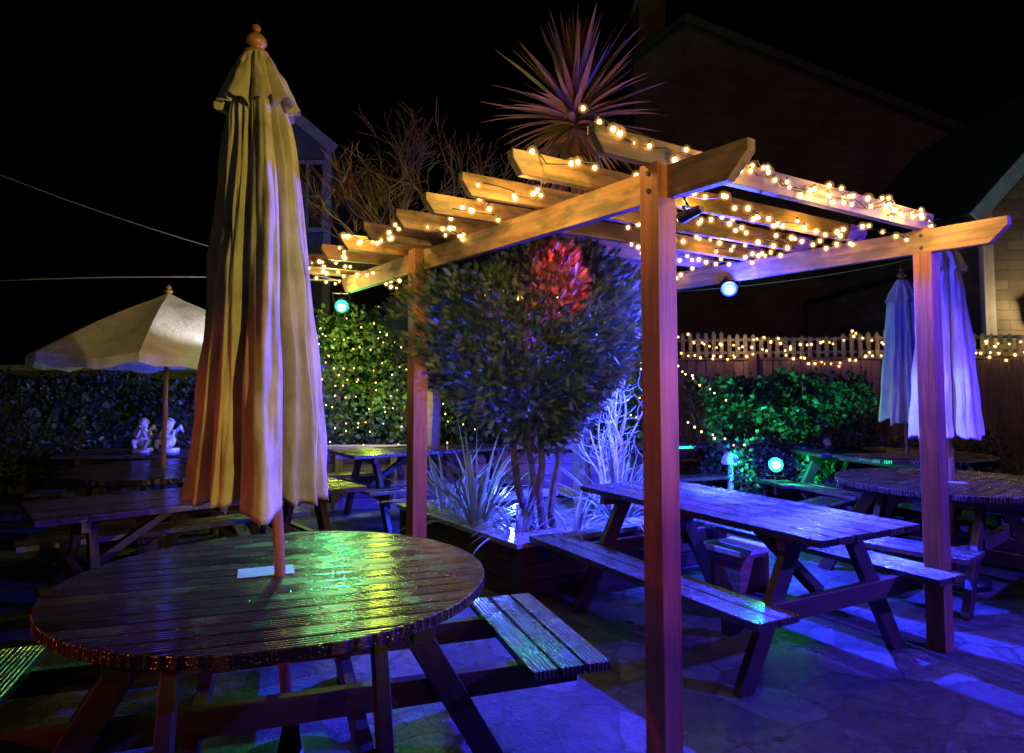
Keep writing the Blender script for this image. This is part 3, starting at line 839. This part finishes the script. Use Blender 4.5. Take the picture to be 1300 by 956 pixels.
# ------------------------------------------------------------ buildings
root=bpy.data.objects.new('brick_building',None); sc.collection.objects.link(root)
def child(o,p,n): o.name=n; o.parent=p; return o
b=MB()
y0,y1=16.5,24
out=[(3.0,0),(13.5,0),(13.5,6.6),(4.3,10.4),(3.0,9.4)]
vs=[(x,y0,z) for x,z in out]+[(x,y1,z) for x,z in out]
b._add(vs,vs,[(0,1,2,3,4),(9,8,7,6,5)]+[(i,5+i,5+(i+1)%5,(i+1)%5) for i in (0,1,4)],0)
child(b.build('w',[M_brick]),root,'walls')
b=MB()
b.beam((4.25,(y0+y1)/2,10.52),(13.9,(y0+y1)/2,6.50),y1-y0+.4,.14)
b.beam((4.3,(y0+y1)/2,10.5),(2.7,(y0+y1)/2,9.26),y1-y0+.4,.14)
child(b.build('r',[M_roof]),root,'roof')
b=MB(); b.beam((4.25,y0-.22,10.45),(13.9,y0-.22,6.43),.05,.2); child(b.build('bb',[plain('dark_paint',(.10,.08,.07))]),root,'bargeboard')
b=MB(); b.abox(3.35,4.05,17.5,18.4,9,11.6); b.abox(3.28,4.12,17.43,18.47,11.6,11.75,1)
for q in (3.5,3.9): b.lathe([(.12,11.75),(.1,12.15),(.12,12.2)],12,(q,17.95,0),1)
child(b.build('c',[M_brick,M_stone]),root,'chimney')

def house(name,x0,x1,y0,y1,eave,apex,wall,wins,ov=.35):
    root=bpy.data.objects.new(name,None); sc.collection.objects.link(root); xm=(x0+x1)/2
    b=MB(); out=[(x0,0),(x1,0),(x1,eave),(xm,apex),(x0,eave)]
    vs=[(x,y0,z) for x,z in out]+[(x,y1,z) for x,z in out]
    b._add(vs,vs,[(0,1,2,3,4),(9,8,7,6,5)]+[(i,5+i,5+(i+1)%5,(i+1)%5) for i in range(5)],0)
    child(b.build('w',[wall]),root,'walls')
    b=MB(); sl_=(apex-eave)/(xm-x0); o=ov
    for sg in (-1,1):
        xe=xm+sg*(xm-x0+o); ze=eave-sl_*o
        b.beam((xm,(y0+y1)/2-.1,apex+.10),(xe,(y0+y1)/2-.1,ze+.10),y1-y0+.5,.08)
    child(b.build('r',[M_roof]),root,'roof')
    b=MB()
    for sg in (-1,1):
        xe=xm+sg*(xm-x0+o); ze=eave-sl_*o
        b.beam((xm,y0-.38,apex+.02),(xe,y0-.38,ze+.02),.05,.22)
        b.abox(x0+.0 if sg<0 else x1-.16,x0+.16 if sg<0 else x1,y0-.04,y0-.003,0,eave,0)
    b.tube([(x0-.08,y0-.1,0),(x0-.08,y0-.1,eave-.2)],.045,10,0)
    child(b.build('t',[M_white],bevel=.005),root,'trim')
    b=MB()
    for wx,wz,ww,wh in wins:
        b.abox(wx,wx+ww,y0-.02,y0-.003,wz,wz+wh,0)
        for a,c in ((wx-.07,wx),(wx+ww,wx+ww+.07)): b.abox(a,c,y0-.07,y0-.003,wz,wz+wh,1)
        b.abox(wx+ww/2-.03,wx+ww/2+.03,y0-.07,y0-.021,wz,wz+wh,1)
        b.abox(wx-.09,wx+ww+.09,y0-.08,y0-.003,wz+wh,wz+wh+.08,1); b.abox(wx-.12,wx+ww+.12,y0-.14,y0-.003,wz-.09,wz,1)
        b.abox(wx,wx+ww,y0-.05,y0-.022,wz+wh*.5-.02,wz+wh*.5+.02,1)
    child(b.build('wn',[M_glass,M_white],bevel=.004),root,'windows')
    return root
house('stone_house',7.65,12.4,11.0,18,4.42,7.0,M_stonew,[(8.6,2.3,.9,1.4),(8.7,4.7,.7,.9)])
b=MB(); b.abox(6.95,7.64,11.6,16,0,3.3,0); b.abox(7.12,7.54,11.585,11.597,1.95,2.95,1)
for x in (7.08,7.31,7.54): b.abox(x,x+.04,11.55,11.596,1.9,3.0,2)
for z in (1.9,2.28,2.62,2.98): b.abox(7.12,7.54,11.56,11.582,z,z+.035,2)
b.abox(6.9,7.64,11.5,16.1,3.301,3.4,3)
b.build('stone_annexe',[M_stonew,M_glass,M_white,M_roof])
b=MB(); b.beam((8.35,10.99,2.75),(8.35,10.80,2.75),.02,.02); b.lathe([(.05,-.12),(.07,-.1),(.09,.05),(.11,.06),(.02,.14)],8,(8.35,10.78,2.62))
wl=b.build('house_fill_lantern',[M_metal])  # lantern added just outside the view to warm the stone house
addlight('lamp','POINT',(8.35,10.6,2.6),30,(1,.72,.35),.06,parent=wl)
house('white_gable_house',-5.65,-3.75,14.0,21,6.3,7.1,M_render,[(-4.55,4.65,.62,1.35),(-4.55,1.6,.62,1.3)],.15)

def cable(name,a,c,sag,r,mat):
    a,c=Vector(a),Vector(c); b=MB(); pts_=[]
    for i in range(25):
        t=i/24; p=a.lerp(c,t); p.z-=sag*4*t*(1-t); pts_.append(p)
    b.tube(pts_,r,6,0); b.build(name,[mat],smooth=True)
cable('overhead_cable',(-5.6,6.2,3.75),(-1.42,5.55,2.3),.10,.005,M_palewire)
cable('overhead_cable',(-6.5,6.2,2.25),(-1.42,5.55,2.3),-.09,.006,M_palewire)
cable('overhead_cable',tuple(PG(3.4,L,2.3)),(8.0,11.0,3.9),.22,.005,M_palewire)

def cherub(name,loc,rz,s=1):
    b=MB()
    b.abox(-.09,.09,-.08,.08,0,.05)
    b.ball((0,0,.14),.085,14,10,0,(1,.9,1.0)); b.ball((0,-.005,.22),.066,14,10,0,(1,.85,1.1))
    b.ball((0,-.01,.335),.058,16,12,0,(.95,1,1.05)); b.tube([(0,0,.26),(0,-.005,.30)],[.035,.03],10,0)
    rn=random.Random(3)
    for i in range(26):
        a=rn.uniform(0,6.28); e_=rn.uniform(.1,1.5); b.ball((.052*math.cos(a)*math.cos(e_),.055*abs(math.sin(a))*math.cos(e_)-.005,.345+.052*math.sin(e_)),.019,7,5)
    b.ball((0,-.068,.33),.011,6,5); b.ball((-.028,-.055,.318),.017,6,5); b.ball((.028,-.055,.318),.017,6,5)
    for k in (-1,1):
        b.tube([(k*.062,0,.26),(k*.09,-.03,.20),(k*.05,-.085,.19),(k*.012,-.085,.27)],[.024,.022,.018,.014],8)
        b.tube([(k*.045,-.02,.12),(k*.085,-.10,.13),(k*.05,-.13,.06)],[.042,.034,.02],8)
        b.tube([(k*.03,.06,.24),(k*.09,.09,.30),(k*.12,.10,.24)],[.02,.035,.006],6)
    o=b.build(name,[M_stone],loc,rz,True); o.scale=(s,)*3
cherub('cherub_statue',(-3.78,7.05,.752),.2,.85); cherub('cherub_statue',(-3.52,7.05,.752),-.3,.85)
cherub('cherub_statue',(3.55,7.75,.55),.3,.7)
b=MB(); b.lathe([(.09,0),(.085,.5),(.11,.52),(.11,.55)],14); b.build('stone_pedestal',[M_stone],(3.55,7.75,0))
b=MB(); b.lathe([(.10,0),(.07,.1),(.055,.34),(.06,.42)],16,mat=0); b.lathe([(.06,.40),(.19,.41),(.2,.44),(.165,.51),(.09,.565),(.01,.585)],18)
o=b.build('stone_mushroom',[M_stone],(2.38,7.5,.25),smooth=True); o.scale=(.5,.5,.8)
b=MB(); b.abox(2.26,2.50,7.38,7.62,0,.25); b.build('stone_plinth',[M_stone],bevel=.01)

# ------------------------------------------------------------ world, fill sun, camera
w=bpy.data.worlds.new('World'); sc.world=w; w.use_nodes=True; nt=w.node_tree
bg=nt.nodes['Background']; sky=nt.nodes.new('ShaderNodeTexSky'); sky.sky_type='NISHITA'; sky.sun_disc=False
sky.sun_elevation=rad(-6); sky.sun_rotation=rad(200)
nt.links.new(sky.outputs[0],bg.inputs[0]); bg.inputs[1].default_value=.01
s=bpy.data.lights.new('wall_fill_sun','SUN'); s.energy=.045; s.angle=rad(.5); s.color=(1,.86,.75)  # unseen sun lamp, added low so the building walls catch some light
o=bpy.data.objects.new('wall_fill_sun',s); sc.collection.objects.link(o); o.rotation_euler=(rad(76),0,rad(-20))

cam=bpy.data.cameras.new('camera'); cam.lens=24; cam.sensor_width=36; cam.clip_end=600; cam.clip_start=.05
cam.shift_y=-.0342
co=bpy.data.objects.new('camera',cam); sc.collection.objects.link(co)
co.location=(0,0,1.464); co.rotation_euler=(rad(90+3.46),0,0); sc.camera=co
sc.view_settings.view_transform='Standard'; sc.view_settings.look='None'; sc.view_settings.exposure=0
